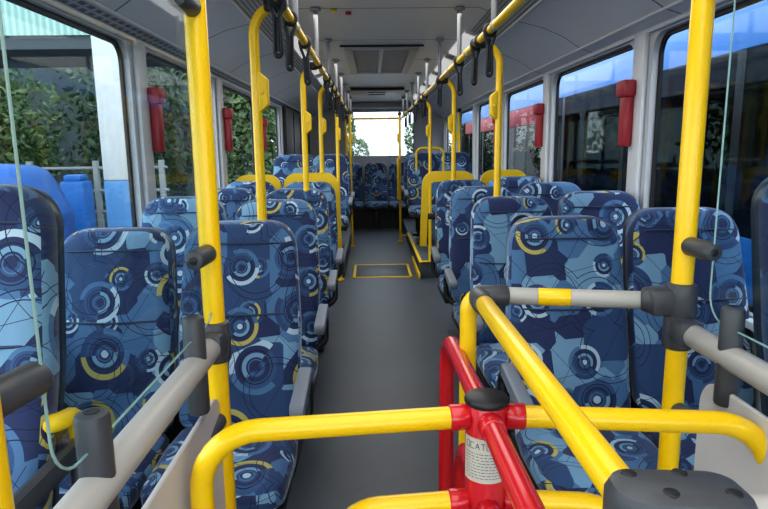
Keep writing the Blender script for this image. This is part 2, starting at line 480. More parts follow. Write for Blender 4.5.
def make_seat(name, label, armside, group, loc):
    """aisle or window seat facing -y; armside = +1 / -1 / 0 puts an armrest on that side"""
    t = thing(name, label, 'seat', loc, group)
    back = [(-.205, .46), (.205, .46), (.212, .78), (.192, 1.15), (-.192, 1.15), (-.212, .78)]
    rad = [.04, .04, .16, .10, .10, .16]
    bm = B()
    pillow(bm, back, rad, [(.15, .004), (.10, .004), (.055, .000), (.022, -.003), (.006, .010), (0, .030), (0, .075), (.012, .09)],
           lambda x, z, d: V(x, lean(z)+d+.03*(abs(x)/.22)**2*0-(.018 if False else 0)+.012*math.cos(min(1, abs(x)/.22)*PI)*-1*(1 if d < .03 else 0), z), 6)
    bk = obj('backrest', bm, 'fabric', t, sharp=70, uv=True)
    bm = B()
    add_tube(bm, [V(x, lean(1.075)-.0135*math.cos(min(1, abs(x)/.22)*PI)-.000, 1.075+.006*math.cos(x*8)) for x in [(-.172+.344*k/14) for k in range(15)]], .0035, 6)
    obj('seam', bm, 'piping', bk)
    bm = B()
    add_tube(bm, [V(x, lean(.84)-.0135*math.cos(min(1, abs(x)/.22)*PI), .84) for x in [(-.195+.39*k/14) for k in range(15)]], .0035, 6)
    obj('seam', bm, 'piping', bk)
    bm = B()
    sh = [(x*1.0, z+.002) for x, z in back]
    pillow(bm, sh, rad, [(.010, .068), (.004, .088), (.008, .118), (.03, .135), (.09, .14)], lambda x, z, d: V(x, lean(z)+d, z), 6)
    obj('back_shell', bm, 'shell', t, sharp=60)
    # cushion
    cu = [(-.205, -.57), (.205, -.57), (.214, -.30), (.20, -.13), (-.20, -.13), (-.214, -.30)]
    bm = B()
    pillow(bm, cu, [.07, .07, .2, .04, .04, .2], [(.13, .475), (.07, .473), (.03, .464), (.008, .448), (0, .430), (.002, .395), (.02, .380)],
           lambda x, y, d: V(x, y, d-.012*min(1, abs(y+.13)/.4)*0+.008*(abs(x)/.2)**2), 6)
    obj('seat_cushion', bm, 'fabric', t, sharp=70, uv=True)
    # plinth under the cushion
    bm = B(); add_box(bm, (0, -.31, .365), (.40, .46, .05), .012); add_box(bm, (0, -.29, .19), (.10, .34, .34), .02); add_box(bm, (0, -.29, .012), (.24, .38, .024), .008)
    obj('pedestal', bm, 'black', t)
    if armside:
        x = armside*.236
        bm = B()
        ar = round_outline([(-.42, .60), (-.14, .64), (-.14, .675), (-.42, .640)], [.015, .010, .012, .017], 4)
        pillow(bm, [(-.43, .600), (-.16, .638), (-.16, .680), (-.43, .648)], [.019, .014, .014, .019], [(.006, -.022), (.001, -.018), (0, -.010), (0, .010), (.001, .018), (.006, .022)], lambda y, z, d: V(x+d, y, z), 4)
        obj('armrest', bm, 'arm', t)
        bm = B(); add_tube(bm, fillet([(x, -.17, .655), (x, -.09, .60), (x, -.11, .48), (x*.75, -.16, .44)], .04, 5), .016, 10); obj('armrest_bracket', bm, 'black', t)
    return t

ORD = ['front', 'first', 'second', 'third', 'fourth', 'fifth', 'sixth', 'seventh']
def ZW(k): return 0
seat_r = make_seat('passenger_chair', 'blue patterned aisle seat directly behind the grey rail with a yellow band', -1, 'forward aisle seats right of the aisle', (RA, ROW(1), 0))
seat_l = make_seat('passenger_chair', 'blue patterned aisle seat left of the aisle, directly behind the left yellow pole', 1, 'forward aisle seats left of the aisle', (LA, ROW(1), 0))
seat_w = make_seat('passenger_chair', 'blue patterned window seat behind the right yellow pole', 0, 'window seats along the right windows', (RW, ROW(1), .025))
dup(seat_w, (LW, ROW(1), -.02), 'blue patterned window seat seen through the left glass screen beside the aisle seat', 'window seats along the left windows')
for k in (2, 3, 4):
    n = {2: 'second', 3: 'third', 4: 'fourth'}[k]
    dup(seat_r, (RA, ROW(k), .01), 'blue patterned aisle seat right of the aisle, in the %s row' % n + {2: ' with a yellow pole', 3: ' from the front', 4: ' before the yellow frame'}[k])
    dup(seat_l, (LA, ROW(k), .01), 'blue patterned aisle seat left of the aisle, in the %s row' % n + {2: ' from the front', 3: ' with a yellow pole', 4: ' before the yellow frame'}[k])
    dup(seat_w, (RW, ROW(k), .03), 'blue patterned window seat by the right windows, in the %s row from the front' % n)
    dup(seat_w, (LW, ROW(k), .03 if k == 2 else .02), 'blue patterned window seat by the left windows, in the %s row from the front' % n, 'window seats along the left windows')
# single raised seats on the front wheel boxes
sl = dup(seat_w, (-.861, 1.22, .185), 'raised blue patterned seat at the left edge, its dark side behind the glass', 'raised seats on the wheel boxes')
sr = dup(seat_w, (RW, 1.36, .185), 'raised blue patterned seat at the right edge, beyond the right glass screen', 'raised seats on the wheel boxes')
for s, x in ((-1, LW), (1, RW)):
    bm = B(); add_box(bm, (x+s*.0, 1.0, .09), (.40, .95, .18), .03)
    tag(obj('wheel_box', bm, 'floor'), 'grey wheel box under the raised seat on the %s side' % ('left' if s < 0 else 'right'), 'wheel box')
# armrest rail and yellow grab loop beside the raised left seat
t = thing('seat_side_rail', 'grey armrest rail on a post beside the raised left seat', 'rail', (-.63, 1.0, .18))
bm = B(); add_box(bm, (-.63, 1.0, .785), (.034, .46, .05), .016); obj('rail', bm, 'dgrey', t, off=t.location)
bm = B(); cap_tube(bm, (-.63, 1.19, .0), (-.63, 1.19, .79), .017); obj('post', bm, 'dgrey', t, off=t.location)
bm = B(); add_tube(bm, fillet([(-.72, 1.15, .858), (-.63, 1.13, .868), (-.63, 1.20, .862), (-.63, 1.21, .78)], .05, 6), .019, 14)
tag(obj('grab_loop', bm, 'yellowp'), 'small yellow grab loop low behind the left glass screen', 'handle')

# rear seats on the platforms
RZ = .19
for k, y in enumerate((6.95, 7.75)):
    w = ('just behind the left yellow frame', 'one row further back')[k]
    dup(seat_l, (LA, y, RZ), 'blue patterned aisle seat on the left rear platform, %s' % w, 'rear platform seats')
    dup(seat_w, (LW, y, RZ), 'blue patterned window seat on the left rear platform, %s' % w, 'rear platform seats')
for k, y in enumerate((8.05, 8.85)):
    w = ('under the yellow arch', 'one row behind the yellow arch')[k]
    dup(seat_r, (RA, y, RZ), 'blue patterned aisle seat on the right rear platform, %s' % w, 'rear platform seats')
    dup(seat_w, (RW, y, RZ), 'blue patterned window seat on the right rear platform, %s' % w, 'rear platform seats')
for i, x in enumerate((-.795, -.355, .085, .525, .965)):
    w = ['far left of the rear bench', 'second from the left of the rear bench', 'in the middle of the rear bench', 'second from the right of the rear bench', 'far right of the rear bench'][i]
    dup(seat_w, (x, 10.98, .0), 'blue patterned rear bench seat, %s' % w, 'rear bench seats')

# ------------------------------------------------------------------ yellow partition frames and seat arches
def arch(name, label, x0, x1, y, ztop, zl, zr, r, wid, group, extra=None):
    t = thing(name, label, 'frame', ((x0+x1)/2, y, min(zl, zr)), group)
    bm = B(); add_tube(bm, fillet([(x0, y, zl), (x0, y, ztop), (x1, y, ztop), (x1, y, zr)], .08, 7), r, 12, sx=wid); obj('tube', bm, 'yellowp', t, off=t.location)
    return t
def flat_frame(label, x0, x1, y, ztop, zl, zr, lean_x, group):
    t = thing('seat_guard', label, 'frame', ((x0+x1)/2, y, 0), group)
    bm = B()
    out = round_outline([(x0, zl), (x0, ztop), (x1, ztop), (x1, zr)], [.01, .10, .10, .01], 6)
    inn = round_outline([(x0+.055, zl), (x0+.055, ztop-.085), (x1-.055, ztop-.085), (x1-.055, zr)], [.005, .05, .05, .005], 6)
    q = []
    for d in (0, .035):
        a = [bm.verts.new((p[0]+lean_x*(ztop-p[1]), y+d, p[1])) for p in out]; b = [bm.verts.new((p[0]+lean_x*(ztop-p[1]), y+d, p[1])) for p in inn]
        q.append((a, b))
    m = len(out); a0, b0 = q[0]; a1, b1 = q[1]
    for k in range(m):
        k2 = (k+1) % m
        if k == m-1:       # open at the feet
            continue
        bm.faces.new((a0[k], a0[k2], b0[k2], b0[k])); bm.faces.new((a1[k], b1[k], b1[k2], a1[k2]))
        bm.faces.new((a0[k], a1[k], a1[k2], a0[k2])); bm.faces.new((b0[k], b0[k2], b1[k2], b1[k]))
    bm.faces.new((a0[0], b0[0], b1[0], a1[0])); bm.faces.new((a0[-1], a1[-1], b1[-1], b0[-1]))
    obj('frame_band', bm, 'yellowp', t, off=t.location, sharp=50)
    bm = B(); add_box(bm, ((x0+x1)/2, y+.02, max(zl, zr)+.05), (x1-x0-.06, .02, .05), .006)
    xm = (x0+x1)/2+(.07 if x0 > 0 else -.02); add_box(bm, (xm, y+.02, .35), (.04, .03, .70), .006)
    obj('mount', bm, 'black', t, off=t.location)
    return t
flat_frame('yellow guard frame with a long post at the left side of the aisle', -.70, -.265, 4.82, 1.215, .80, .52, .03, 'yellow guard frames')
flat_frame('short yellow guard frame behind the left window seats', -1.12, -.74, 4.95, 1.20, .80, .80, 0, 'yellow guard frames')
flat_frame('yellow guard frame with a long post at the right side of the aisle', .415, .84, 4.85, 1.215, .60, .80, -.04, 'yellow guard frames')
flat_frame('short yellow guard frame behind the right window seats', .90, 1.29, 4.95, 1.215, .80, .80, 0, 'yellow guard frames')
arch('seat_arch', 'thin yellow tube arch over a raised rear seat on the right', .60, .96, 8.0, 1.40, .75, .75, .015, 1, 'seat arches')

# ------------------------------------------------------------------ overhead rails, hangers, straps, poles
RLX, RRX, RZH = -.305, .525, 1.90
def rail(label, x):
    t = thing('overhead_rail', label, 'handrail', (x, .9, RZH), 'overhead handrails')
    bm = B(); cap_tube(bm, (x, -1.2, RZH), (x, 10.4, RZH), .0175); obj('tube', bm, 'yellow', t, off=t.location)
    for k in range(12):
        bm = B(); cap_tube(bm, (x, 2.60+.72*k, RZH), (x, 2.63+.72*k, RZH), .0215, 14, .003); obj('sleeve', bm, 'rail', t, off=t.location)
    return t
rail('yellow overhead handrail left of the aisle', RLX); rail('yellow overhead handrail right of the aisle', RRX)
bm = B(); cap_tube(bm, (RLX, 10.4, RZH), (RRX, 10.4, RZH), .016); tag(obj('cross_rail', bm, 'yellow'), 'yellow cross rail in front of the rear window', 'handrail')

h0 = None
for i in range(9):
    for x, sd in ((RLX, 'left'), (RRX, 'right')):
        y = 1.62+1.01*i
        lab = 'grey ceiling hanger holding the %s overhead rail, %s from the front' % (sd, ['first', 'second', 'third', 'fourth', 'fifth', 'sixth', 'seventh', 'eighth', 'ninth'][i])
        if h0 is None:
            h0 = thing('rail_hanger', lab, 'hanger', (x, y, RZH), 'ceiling hangers')
            bm = B(); cap_tube(bm, (0, 0, .012), (0, 0, .292), .0135, 12); obj('tube', bm, 'hang', h0)
            bm = B(); cap_tube(bm, (0, 0, .280), (0, 0, .296), .032, 16); obj('flange', bm, 'hang', h0)
        else: dup(h0, (x, y, RZH), lab)

def make_strap(label, loc, group):
    t = thing('hanging_strap', label, 'strap', loc, group)
    bm = B(); add_tube(bm, [V(.022*math.cos(a), 0, .022*math.sin(a)) for a in [2*PI*k/16 for k in range(16)]], .010, 8, closed=True)
    for v in bm.verts: v.co.y *= 1.5
    obj('loop', bm, 'strap', t)
    bm = B()
    for s in (-1, 1): add_tube(bm, [(s*.024, 0, .0), (s*.020, 0, -.03), (s*.008, 0, -.065)], .007, 8)
    obj('web', bm, 'strap', t)
    bm = B(); add_tube(bm, fillet([(-.012, 0, -.06), (-.016, 0, -.19), (.016, 0, -.19), (.012, 0, -.06)], .014, 6), .009, 10)
    add_box(bm, (0, 0, -.12), (.016, .008, .11), .003)
    for v in bm.verts: v.co.x *= .72
    obj('grip', bm, 'strap', t)
    return t
st0 = None
WORDS = ['first', 'second', 'third', 'fourth', 'fifth', 'sixth', 'seventh', 'eighth', 'ninth']
for sd, x, ys in (('right', RRX, (2.72, 3.08, 3.66, 4.62, 5.9, 6.25, 7.1, 8.2, 9.1)), ('left', RLX, (2.11, 2.45, 2.98, 4.45, 4.8, 5.3, 5.9, 6.9, 8.1))):
    for i, y in enumerate(ys):
        lab = 'black hanging strap on the %s overhead rail, %s from the front' % (sd, WORDS[i])
        if st0 is None: st0 = make_strap(lab, (x, y, RZH), 'hanging straps')
        else: dup(st0, (x, y, RZH), lab).rotation_euler = (0, .05*math.sin(i*2.3), .5*math.sin(i*1.7))

def seat_pole(label, railx, x, y, zb, ybell=1.60):
    s = 1 if x > railx else -1
    t = thing('stanchion', label, 'pole', (x, y, zb), 'poles bent up from seat backs')
    bm = B(); add_tube(bm, fillet([(x, y, zb), (x, y, 1.86), (railx+s*.012, y, RZH-.008)], .10, 8), .0175, 16); obj('pole', bm, 'yellow', t, off=t.location)
    bm = B(); cap_tube(bm, (railx, y-.03, RZH), (railx, y+.03, RZH), .027, 14)
    add_box(bm, (railx+s*.03, y, RZH-.012), (.05, .045, .045), .010); obj('clamp', bm, 'black', t, off=t.location)
    bm = B()
    o = round_outline([(.0, -.075), (.036, -.045), (.036, .045), (.0, .075)], [.004, .008, .008, .004], 3)
    f = 1 if x < XC else -1
    pillow(bm, o and [(.0, -.075), (.036, -.045), (.036, .045), (.0, .075)], [.004, .010, .010, .004], [(.005, -.019), (0, -.014), (0, .014), (.005, .019)], lambda u, z, d: V(x+f*(u+.008), y+d, ybell+z), 3)
    bl = obj('bell_push', bm, 'yellowp', t, off=t.location)
    bm = B(); cap_tube(bm, (x+f*.024, y-.019, ybell), (x+f*.024, y-.027, ybell), .008, 12, .002); obj('button', bm, 'yellowp', bl, off=t.location)
    bm = B(); cap_tube(bm, (x, y, zb-.0), (x, y, zb+.022), .021, 14); obj('foot', bm, 'yellowp', t, off=t.location)
    return t
seat_pole('bent yellow pole on the first aisle seat back left of the aisle', RLX, -.40, 2.19, 1.125, 1.60)
seat_pole('bent yellow pole on the third aisle seat back left of the aisle', RLX, -.40, 3.72, 1.14, 1.56)
seat_pole('bent yellow pole standing on the yellow frame left of the aisle', RLX, -.39, 4.838, 1.205, 1.58)
seat_pole('bent yellow pole on the second aisle seat back right of the aisle', RRX, .625, 2.98, 1.14, 1.60)
seat_pole('bent yellow pole on the fourth aisle seat back right of the aisle', RRX, .625, 4.58, 1.14, 1.58)
seat_pole('bent yellow pole at the right rear platform', RRX, .635, 6.5, .18, 1.58)
def floor_pole(label, x, y, z0, panel=False):
    t = thing('grab_pole', label, 'pole', (x, y, z0), 'floor to ceiling poles')
    bm = B(); cap_tube(bm, (x, y, z0), (x, y, RZH), .0175); obj('pole', bm, 'yellow', t, off=t.location)
    bm = B(); cap_tube(bm, (x, y, z0), (x, y, z0+.02), .036); obj('foot', bm, 'yellow', t, off=t.location)
    bm = B(); cap_tube(bm, (x, y-.03, RZH), (x, y+.03, RZH), .026, 14); obj('clamp', bm, 'black', t, off=t.location)
    bm = B(); add_box(bm, (x+(.02 if x < 0 else -.02), y, 1.55), (.035, .036, .13), .012); obj('bell_push', bm, 'yellowp', t, off=t.location)
    if panel:
        bm = B(); add_box(bm, (x-.03, y-.05, .95), (.035, .06, .62), .014); obj('yellow_cover', bm, 'yellowp', t, off=t.location)
        bm = B(); add_tube(bm, fillet([(x, y, .10), (x+.13, y, .10), (x+.13, y, .02)], .03, 4), .012, 8); obj('foot_loop', bm, 'yellow', t, off=t.location)
floor_pole('straight yellow pole with a yellow cover at the right rear of the aisle', .43, 9.0, 0, True)
floor_pole('straight yellow pole at the left rear of the aisle', -.285, 8.6, 0)
floor_pole('straight yellow pole at the front of the left rear platform', -.345, 6.35, 0)
floor_pole('thin yellow pole beside the left rear bench seat', -.40, 10.0, 0)
floor_pole('yellow pole by the last right window', 1.22, 8.4, .18)

# platform edge strip and floor hatch
t = thing('edge_strip', 'yellow edge strip along the right rear platform', 'strip', (.52, 7.5, 0))
bm = B(); add_box(bm, (.524, 7.5, .186), (.035, 2.3, .012), .004); add_box(bm, (.508, 6.9, .03), (.02, 1.1, .06), .004); obj('strip', bm, 'yellowp', t, off=t.location)
bm = B(); add_box(bm, (.60, 6.39, .188), (.13, .04, .012), .004); obj('end_strip', bm, 'yellowp', t, off=t.location)
t = thing('floor_hatch', 'floor hatch outlined in yellow across the aisle', 'hatch', (.11, 6.83, 0))
bm = B(); add_box(bm, (.11, 6.83, .003), (.60, .68, .006), .002); obj('lid', bm, 'floor', t, off=t.location)
for c, s in (((.11, 6.47, .004), (.66, .03, .008)), ((.11, 7.19, .004), (.66, .03, .008)), ((-.205, 6.83, .004), (.03, .75, .008)), ((.425, 6.83, .004), (.03, .75, .008))):
    bm = B(); add_box(bm, c, s, .002); obj('edge', bm, 'yellowp', t, off=t.location)

# ------------------------------------------------------------------ ceiling fittings
t = thing('ceiling_vent', 'ceiling air vent with two grey grilles in a pale frame', 'vent', (.10, 5.75, 2.2))
bm = B()
for c, s in (((.10, 4.97, 2.188), (.60, .08, .024)), ((.10, 6.55, 2.188), (.60, .08, .024)), ((-.165, 5.76, 2.188), (.07, 1.6, .024)), ((.365, 5.76, 2.188), (.07, 1.6, .024))):
    add_box(bm, c, s, .006)
obj('frame', bm, 'wall', t, off=t.location)
for x in (-.015, .215):
    bm = B(); add_box(bm, (x, 5.76, 2.194), (.225, 1.52, .010)); obj('grille', bm, 'grille', t, off=t.location, uv=True, smooth=False)
bm = B(); add_box(bm, (.10, 5.76, 2.186), (.035, 1.52, .020), .005); obj('center_bar', bm, 'pillar', t, off=t.location)
bm = B(); add_box(bm, (.10, 4.915, 2.192), (.66, .02, .014), .004); obj('shadow_gap', bm, 'black', t, off=t.location)
t = thing('ceiling_hatch', 'pale ceiling hatch near the rear window', 'hatch', (.10, 8.6, 2.2))
bm = B(); add_box(bm, (.10, 8.7, 2.185), (.74, .80, .03), .012); obj('lid', bm, 'pillar', t, off=t.location)
bm = B(); add_box(bm, (.10, 8.24, 2.18), (.72, .05, .035), .012); obj('front_recess', bm, 'black', t, off=t.location)
for yy in (8.60, 8.95):
    bm = B(); add_box(bm, (.10, yy, 2.168), (.24, .05, .012), .005); obj('handle', bm, 'dgrey', t, off=t.location)
for s, sd in ((-1, 'left'), (1, 'right')):
    for i in range(5):
        y = 4.75+1.15*i
        t = thing('lamp_strip', 'pale ceiling lamp cover beside the %s overhead rail, %s from the front' % (sd, WORDS[i]), 'ceiling lamp', (XC+s*.64, y, 2.14), 'ceiling lamp covers')
        bm = B(); rot = Matrix.Rotation(s*.33, 3, 'Y'); add_box(bm, (XC+s*.615, y, 2.170), (.10, .92, .022), .008, rot=rot); obj('cover', bm, 'lamp', t, off=t.location)
        for e in (-1, 1):
            bm = B(); add_box(bm, (XC+s*.615, y+e*.475, 2.168), (.108, .03, .030), .006, rot=rot); obj('end_cap', bm, 'pillar', t, off=t.location)
for x, y, c in ((-.12, 3.75, 'redbox'), (-.20, 3.68, 'yellowp')):
    bm = B(); cap_tube(bm, (x, y, 2.2), (x, y, 2.183), .018, 14); tag(obj('indicator_lamp', bm, c), 'tiny %s indicator lamp on the ceiling by the left hangers' % ('red' if c == 'redbox' else 'yellow'), 'lamp')
bm = B(); add_tube(bm, [V(.055*math.cos(a), .055*math.sin(a), 0) for a in [2*PI*k/20 for k in range(20)]], .010, 8, closed=True); bmesh.ops.translate(bm, verts=bm.verts, vec=(-.86, 3.05, 2.09))
tag(obj('air_outlet', bm, 'dgrey'), 'small grey round air outlet above the first left window pillar', 'vent')

# emergency hammer boxes on the pillars
def hammer(label, x, y, z, s):
    t = thing('hammer_box', label, 'hammer box', (x, y, z), 'red emergency hammer boxes')
    bm = B(); add_box(bm, (x-s*.028, y, z-.02), (.05, .075, .26), .012); obj('holder', bm, 'redbox', t, off=t.location)
    bm = B(); add_box(bm, (x-s*.036, y, z+.135), (.066, .115, .085), .016); obj('hammer_head', bm, 'redbox', t, off=t.location)
hammer('red hammer box on the nearest right window pillar', XR-.020, 3.08, 1.545, 1)
hammer('red hammer box on the second right window pillar', XR-.020, 4.67, 1.545, 1)
hammer('red hammer box on the third right window pillar', XR-.020, 6.25, 1.545, 1)
hammer('red hammer box past the nearest left window pillar', XL+.020, 3.20, 1.545, -1)
hammer('red hammer box past the second left window pillar', XL+.020, 4.77, 1.545, -1)
hammer('red hammer box past the third left window pillar', XL+.020, 6.34, 1.545, -1)

# ------------------------------------------------------------------ front screens: poles, rails, clamps, glass, lower panels
def front_pole(label, x, y):
    t = thing('entry_pole', label, 'pole', (x, y, 0), 'front yellow poles')
    bm = B(); cap_tube(bm, (x, y, 0), (x, y, 2.2), .0185, 24); obj('pole', bm, 'yellow', t, off=t.location)
    bm = B(); cap_tube(bm, (x, y, 0), (x, y, .018), .04); obj('foot', bm, 'dgrey', t, off=t.location)
    bm = B(); cap_tube(bm, (x, y, 2.18), (x, y, 2.2), .035); obj('flange', bm, 'dgrey', t, off=t.location)
    return t
PLX, PRX, PY = -.286, .560, 1.05
pl = front_pole('yellow pole standing left of the aisle, in front of the first seats', PLX, PY)
pr = front_pole('yellow pole standing right of the aisle, holding the banded rail', PRX, PY)
pn = front_pole('yellow pole cut by the left edge, nearest of all', -.302, .43)
def stub(parent, p, q, r=.0165):
    bm = B(); cap_tube(bm, p, q, r, 18, .006); o = obj('glass_stub', bm, 'dgrey', parent, off=parent.location)
    d = (Vector(q)-Vector(p)).normalized()
    bm = B(); cap_tube(bm, Vector(q)-d*.004, Vector(q)+d*.0015, r*.42, 12, .001); obj('bore', bm, 'black', o, off=parent.location)
stub(pl, (PLX, PY-.012, 1.224), (PLX-.004, PY-.088, 1.224))
stub(pr, (PRX, PY-.012, 1.224), (PRX+.004, PY-.088, 1.224))
stub(pn, (-.302, .44, 1.208), (-.292, .505, 1.208), .0155)
stub(pl, (PLX, PY-.012, 1.630), (PLX-.004, PY-.088, 1.630))
stub(pr, (PRX, PY-.012, 1.690), (PRX+.004, PY-.088, 1.690))
stub(pl, (PLX, PY-.012, .915), (PLX-.008, PY-.085, .905))
stub(pr, (PRX, PY-.012, .915), (PRX+.02, PY-.075, .910))
def clampblock(parent, x, y, z, h=.075):
    bm = B(); cap_tube(bm, (x, y, z-h/2), (x, y, z+h/2), .0265, 20, .006)
    add_box(bm, (x, y-.026, z), (.046, .05, .05), .010); obj('clamp', bm, 'dgrey', parent, off=parent.location)
clampblock(pl, PLX, PY, 1.06); clampblock(pr, PRX, PY, 1.068)

def screen(side, x, y0, y1, zr, rails, clampsY, pz):
    sd = 'left' if side < 0 else 'right'
    t = thing('screen_rail', 'grey metal rail of the %s entry screen with dark clamps' % sd, 'handrail', (x, (y0+y1)/2, zr), 'entry screen rails')
    bm = B(); cap_tube(bm, (x, rails[0], zr), (x, rails[1], zr), .0205, 24); obj('tube', bm, 'rail', t, off=t.location)
    for yy in clampsY:
        bm = B(); cap_tube(bm, (x-side*.0, yy, zr-.082), (x, yy, zr+.082), .0175, 20, .006); k = obj('clamp', bm, 'dgrey', t, off=t.location)
        bm = B(); add_tube(bm, [(x, yy, zr+.081), (x, yy, zr+.0825)], .008, 12); obj('bore', bm, 'black', k, off=t.location)
    # upper glass
    g = thing('glass_screen', 'clear glass screen standing above the %s entry rail' % sd, 'glass screen', (x, (y0+y1)/2, zr+.05), 'entry glass screens')
    o = round_outline([(y0, zr+.045), (y1, zr+.045), (y1, 2.02), (y0, 2.02)], [.045, .045, .03, .03], 6)
    bm = B(); prism(bm, o, lambda p, z, d: V(x+d, p, z), -.002, .002); obj('pane', bm, 'screen', g, off=g.location, smooth=False)
    bm = B(); add_tube(bm, [V(x, p, z) for p, z in o], .0016, 6, closed=True); obj('polished_edge', bm, 'gedge', g, off=g.location)
    # lower panel
    o = round_outline([(y0-.05, .30), (y1, .30), (y1, pz), (y0-.05, pz)], [.04, .04, .05, .04], 6)
    bm = B(); pillow(bm, [(y0-.05, .30), (y1, .30), (y1, pz), (y0-.05, pz)], [.04, .04, .05, .04], [(.002, -.004), (0, -.002), (0, .002), (.002, .004)], lambda p, z, d: V(x+d, p, z), 6)
    tag(obj('lower_panel', bm, 'white'), 'plain pale panel hanging under the %s entry rail' % sd, 'panel', 'entry lower panels')
screen(-1, PLX, .497, 1.046, 1.06, (.36, PY-.02), (.575, .925), .968)
screen(1, PRX+.004, .40, .965, 1.068, (.30, PY-.02), (.55, .898), 1.012)

# ------------------------------------------------------------------ banded guard rail around the turnstile
t = thing('guard_rail', 'yellow and grey guard rail with dark elbow fittings beside the turnstile', 'guard rail', (.19, 1.08, 0))
GZH = 1.118
bm = B(); add_tube(bm, fillet([(.184, 1.12, 0), (.184, 1.12, GZH+.002), (.26, 1.12, GZH+.002)], .03, 8), .0165, 20); obj('post', bm, 'yellow', t, off=t.location)
bm = B(); cap_tube(bm, (.184, 1.12, 0), (.184, 1.12, .02), .036); obj('foot', bm, 'dgrey', t, off=t.location)
bm = B(); cap_tube(bm, (.196, 1.12, GZH), (.262, 1.12, GZH), .021, 20, .007); cap_tube(bm, (.203, 1.125, GZH-.002), (.203, 1.055, GZH-.002), .0205, 20, .006); obj('elbow', bm, 'dgrey', t, off=t.location)
bm = B(); cap_tube(bm, (.203, 1.09, GZH), (.204, .438, GZH), .0165, 24); obj('yellow_bar', bm, 'yellow', t, off=t.location)
yb, xe = 1.12, .555
by = lambda x: 1.12+(PY-1.12)*(x-.26)/(xe-.26)*.9
bm = B(); cap_tube(bm, (.25, by(.25), GZH), (.315, by(.315), GZH), .0165, 20, .001); cap_tube(bm, (.373, by(.373), GZH), (.515, by(.515), GZH), .0165, 20, .001); obj('grey_bar', bm, 'rail', t, off=t.location)
bm = B(); cap_tube(bm, (.315, by(.315), GZH), (.373, by(.373), GZH), .0168, 20, .001); obj('yellow_band', bm, 'yellow', t, off=t.location)
bm = B(); cap_tube(bm, (.495, by(.495), GZH+.002), (.540, PY, GZH+.002), .0235, 20, .008); cap_tube(bm, (PRX, PY, GZH-.028), (PRX, PY, GZH+.036), .0275, 20, .006)
add_box(bm, (.528, PY+.004, GZH+.002), (.055, .046, .052), .012); obj('pole_clamp', bm, 'dgrey', t, off=t.location)
bm = B()
pillow(bm, [(.172, -.030), (.276, -.030), (.276, .030), (.172, .030)], [.026, .02, .02, .026], [(.012, -.027), (.004, -.023), (0, -.014), (0, .014), (.004, .023), (.012, .027)], lambda x, y, d: V(x+.008, .420+y-(x-.2)*.10, GZH+d), 6)
fe = obj('front_elbow', bm, 'dgrey', t, off=t.location)
for x, y in ((.192, .432), (.212, .406), (.232, .435), (.258, .408)):
    bm = B(); cap_tube(bm, (x+.008, y-(x-.2)*.10, GZH+.0245), (x+.008, y-(x-.2)*.10, GZH+.0278), .0062, 12, .001); obj('screw', bm, 'black', fe, off=t.location)
bm = B(); cap_tube(bm, (.27, .413, GZH), (.62, .36, GZH), .0185, 20); obj('side_bar', bm, 'rail', t, off=t.location)
bm = B(); cap_tube(bm, (.605, .362, 0), (.605, .362, GZH+.02), .0185, 20); obj('side_post', bm, 'yellow', t, off=t.location)

# ------------------------------------------------------------------ turnstile
HX, HY = .169, .85
t = thing('turnstile', 'turnstile with a red post and nested red and yellow arm loops', 'turnstile', (HX, HY, 0))
bm = B(); cap_tube(bm, (HX, HY, .30), (HX, HY, 1.024), .0315, 32); obj('post', bm, 'red', t, off=t.location)
bm = B(); cap_tube(bm, (HX, HY, 1.018), (HX, HY, 1.033), .0335, 32, .006); obj('cap', bm, 'black', t, off=t.location)
bm = B(); add_box(bm, (HX, HY, .15), (.24, .24, .30), .02); obj('pedestal', bm, 'dgrey', t, off=t.location)
# paper sticker wrapped round the front of the post
def arcpt(a, z, r): return V(HX+r*math.sin(a), HY-r*math.cos(a), z)
bm = B(); NA = 18; va = [[bm.verts.new(arcpt(-1.45+2.5*k/NA, z, .0321)) for k in range(NA+1)] for z in (.905, .975)]
for k in range(NA): bm.faces.new((va[0][k], va[0][k+1], va[1][k+1], va[1][k]))
st = obj('sticker', bm, 'label', t, off=t.location)
bm = B(); rnd = random.Random(3)
def dash(a0, a1, z, h):
    n = 3; q = [[bm.verts.new(arcpt(a0+(a1-a0)*k/n, zz, .0324)) for k in range(n+1)] for zz in (z-h/2, z+h/2)]
    for k in range(n): bm.faces.new((q[0][k], q[0][k+1], q[1][k+1], q[1][k]))
def glyph(ch, a, z, h, w):
    S = {'C': [(1, 1, 0, 1), (0, 1, 0, 0), (0, 0, 1, 0)], 'A': [(0, 0, .5, 1), (.5, 1, 1, 0), (.25, .4, .75, .4)], 'T': [(0, 1, 1, 1), (.5, 1, .5, 0)], 'R': [(0, 0, 0, 1), (0, 1, 1, 1), (1, 1, 1, .5), (1, .5, 0, .5), (.4, .5, 1, 0)], 'O': [(0, 0, 1, 0), (1, 0, 1, 1), (1, 1, 0, 1), (0, 1, 0, 0)]}[ch]
    for x0, y0, x1, y1 in S:
        d = Vector((x1-x0, (y1-y0))); nrm = Vector((-d.y*h/w, d.x)) if d.length else d
        L = math.hypot(d.x*w, d.y*h); px, pz = -d.y*h/L*.0006/.033, d.x*w/L*.0006
        bm.faces.new([bm.verts.new(arcpt(a+xx*w/.0321+sx*px, z+yy*h+sx*pz, .0324)) for xx, yy, sx in ((x0, y0, -1), (x1, y1, -1), (x1, y1, 1), (x0, y0, 1))])
for i, ch in enumerate('OCATO'): glyph(ch, -1.22+i*.27, .9585, .0095, .0065)
for i in range(9):
    z = .951-i*.0048; a = -1.25
    while a < .78:
        l = rnd.uniform(.06, .20); dash(a, min(.85, a+l), z, .0011); a += l+rnd.uniform(.03, .07)
obj('print', bm, 'ink', st, off=t.location)
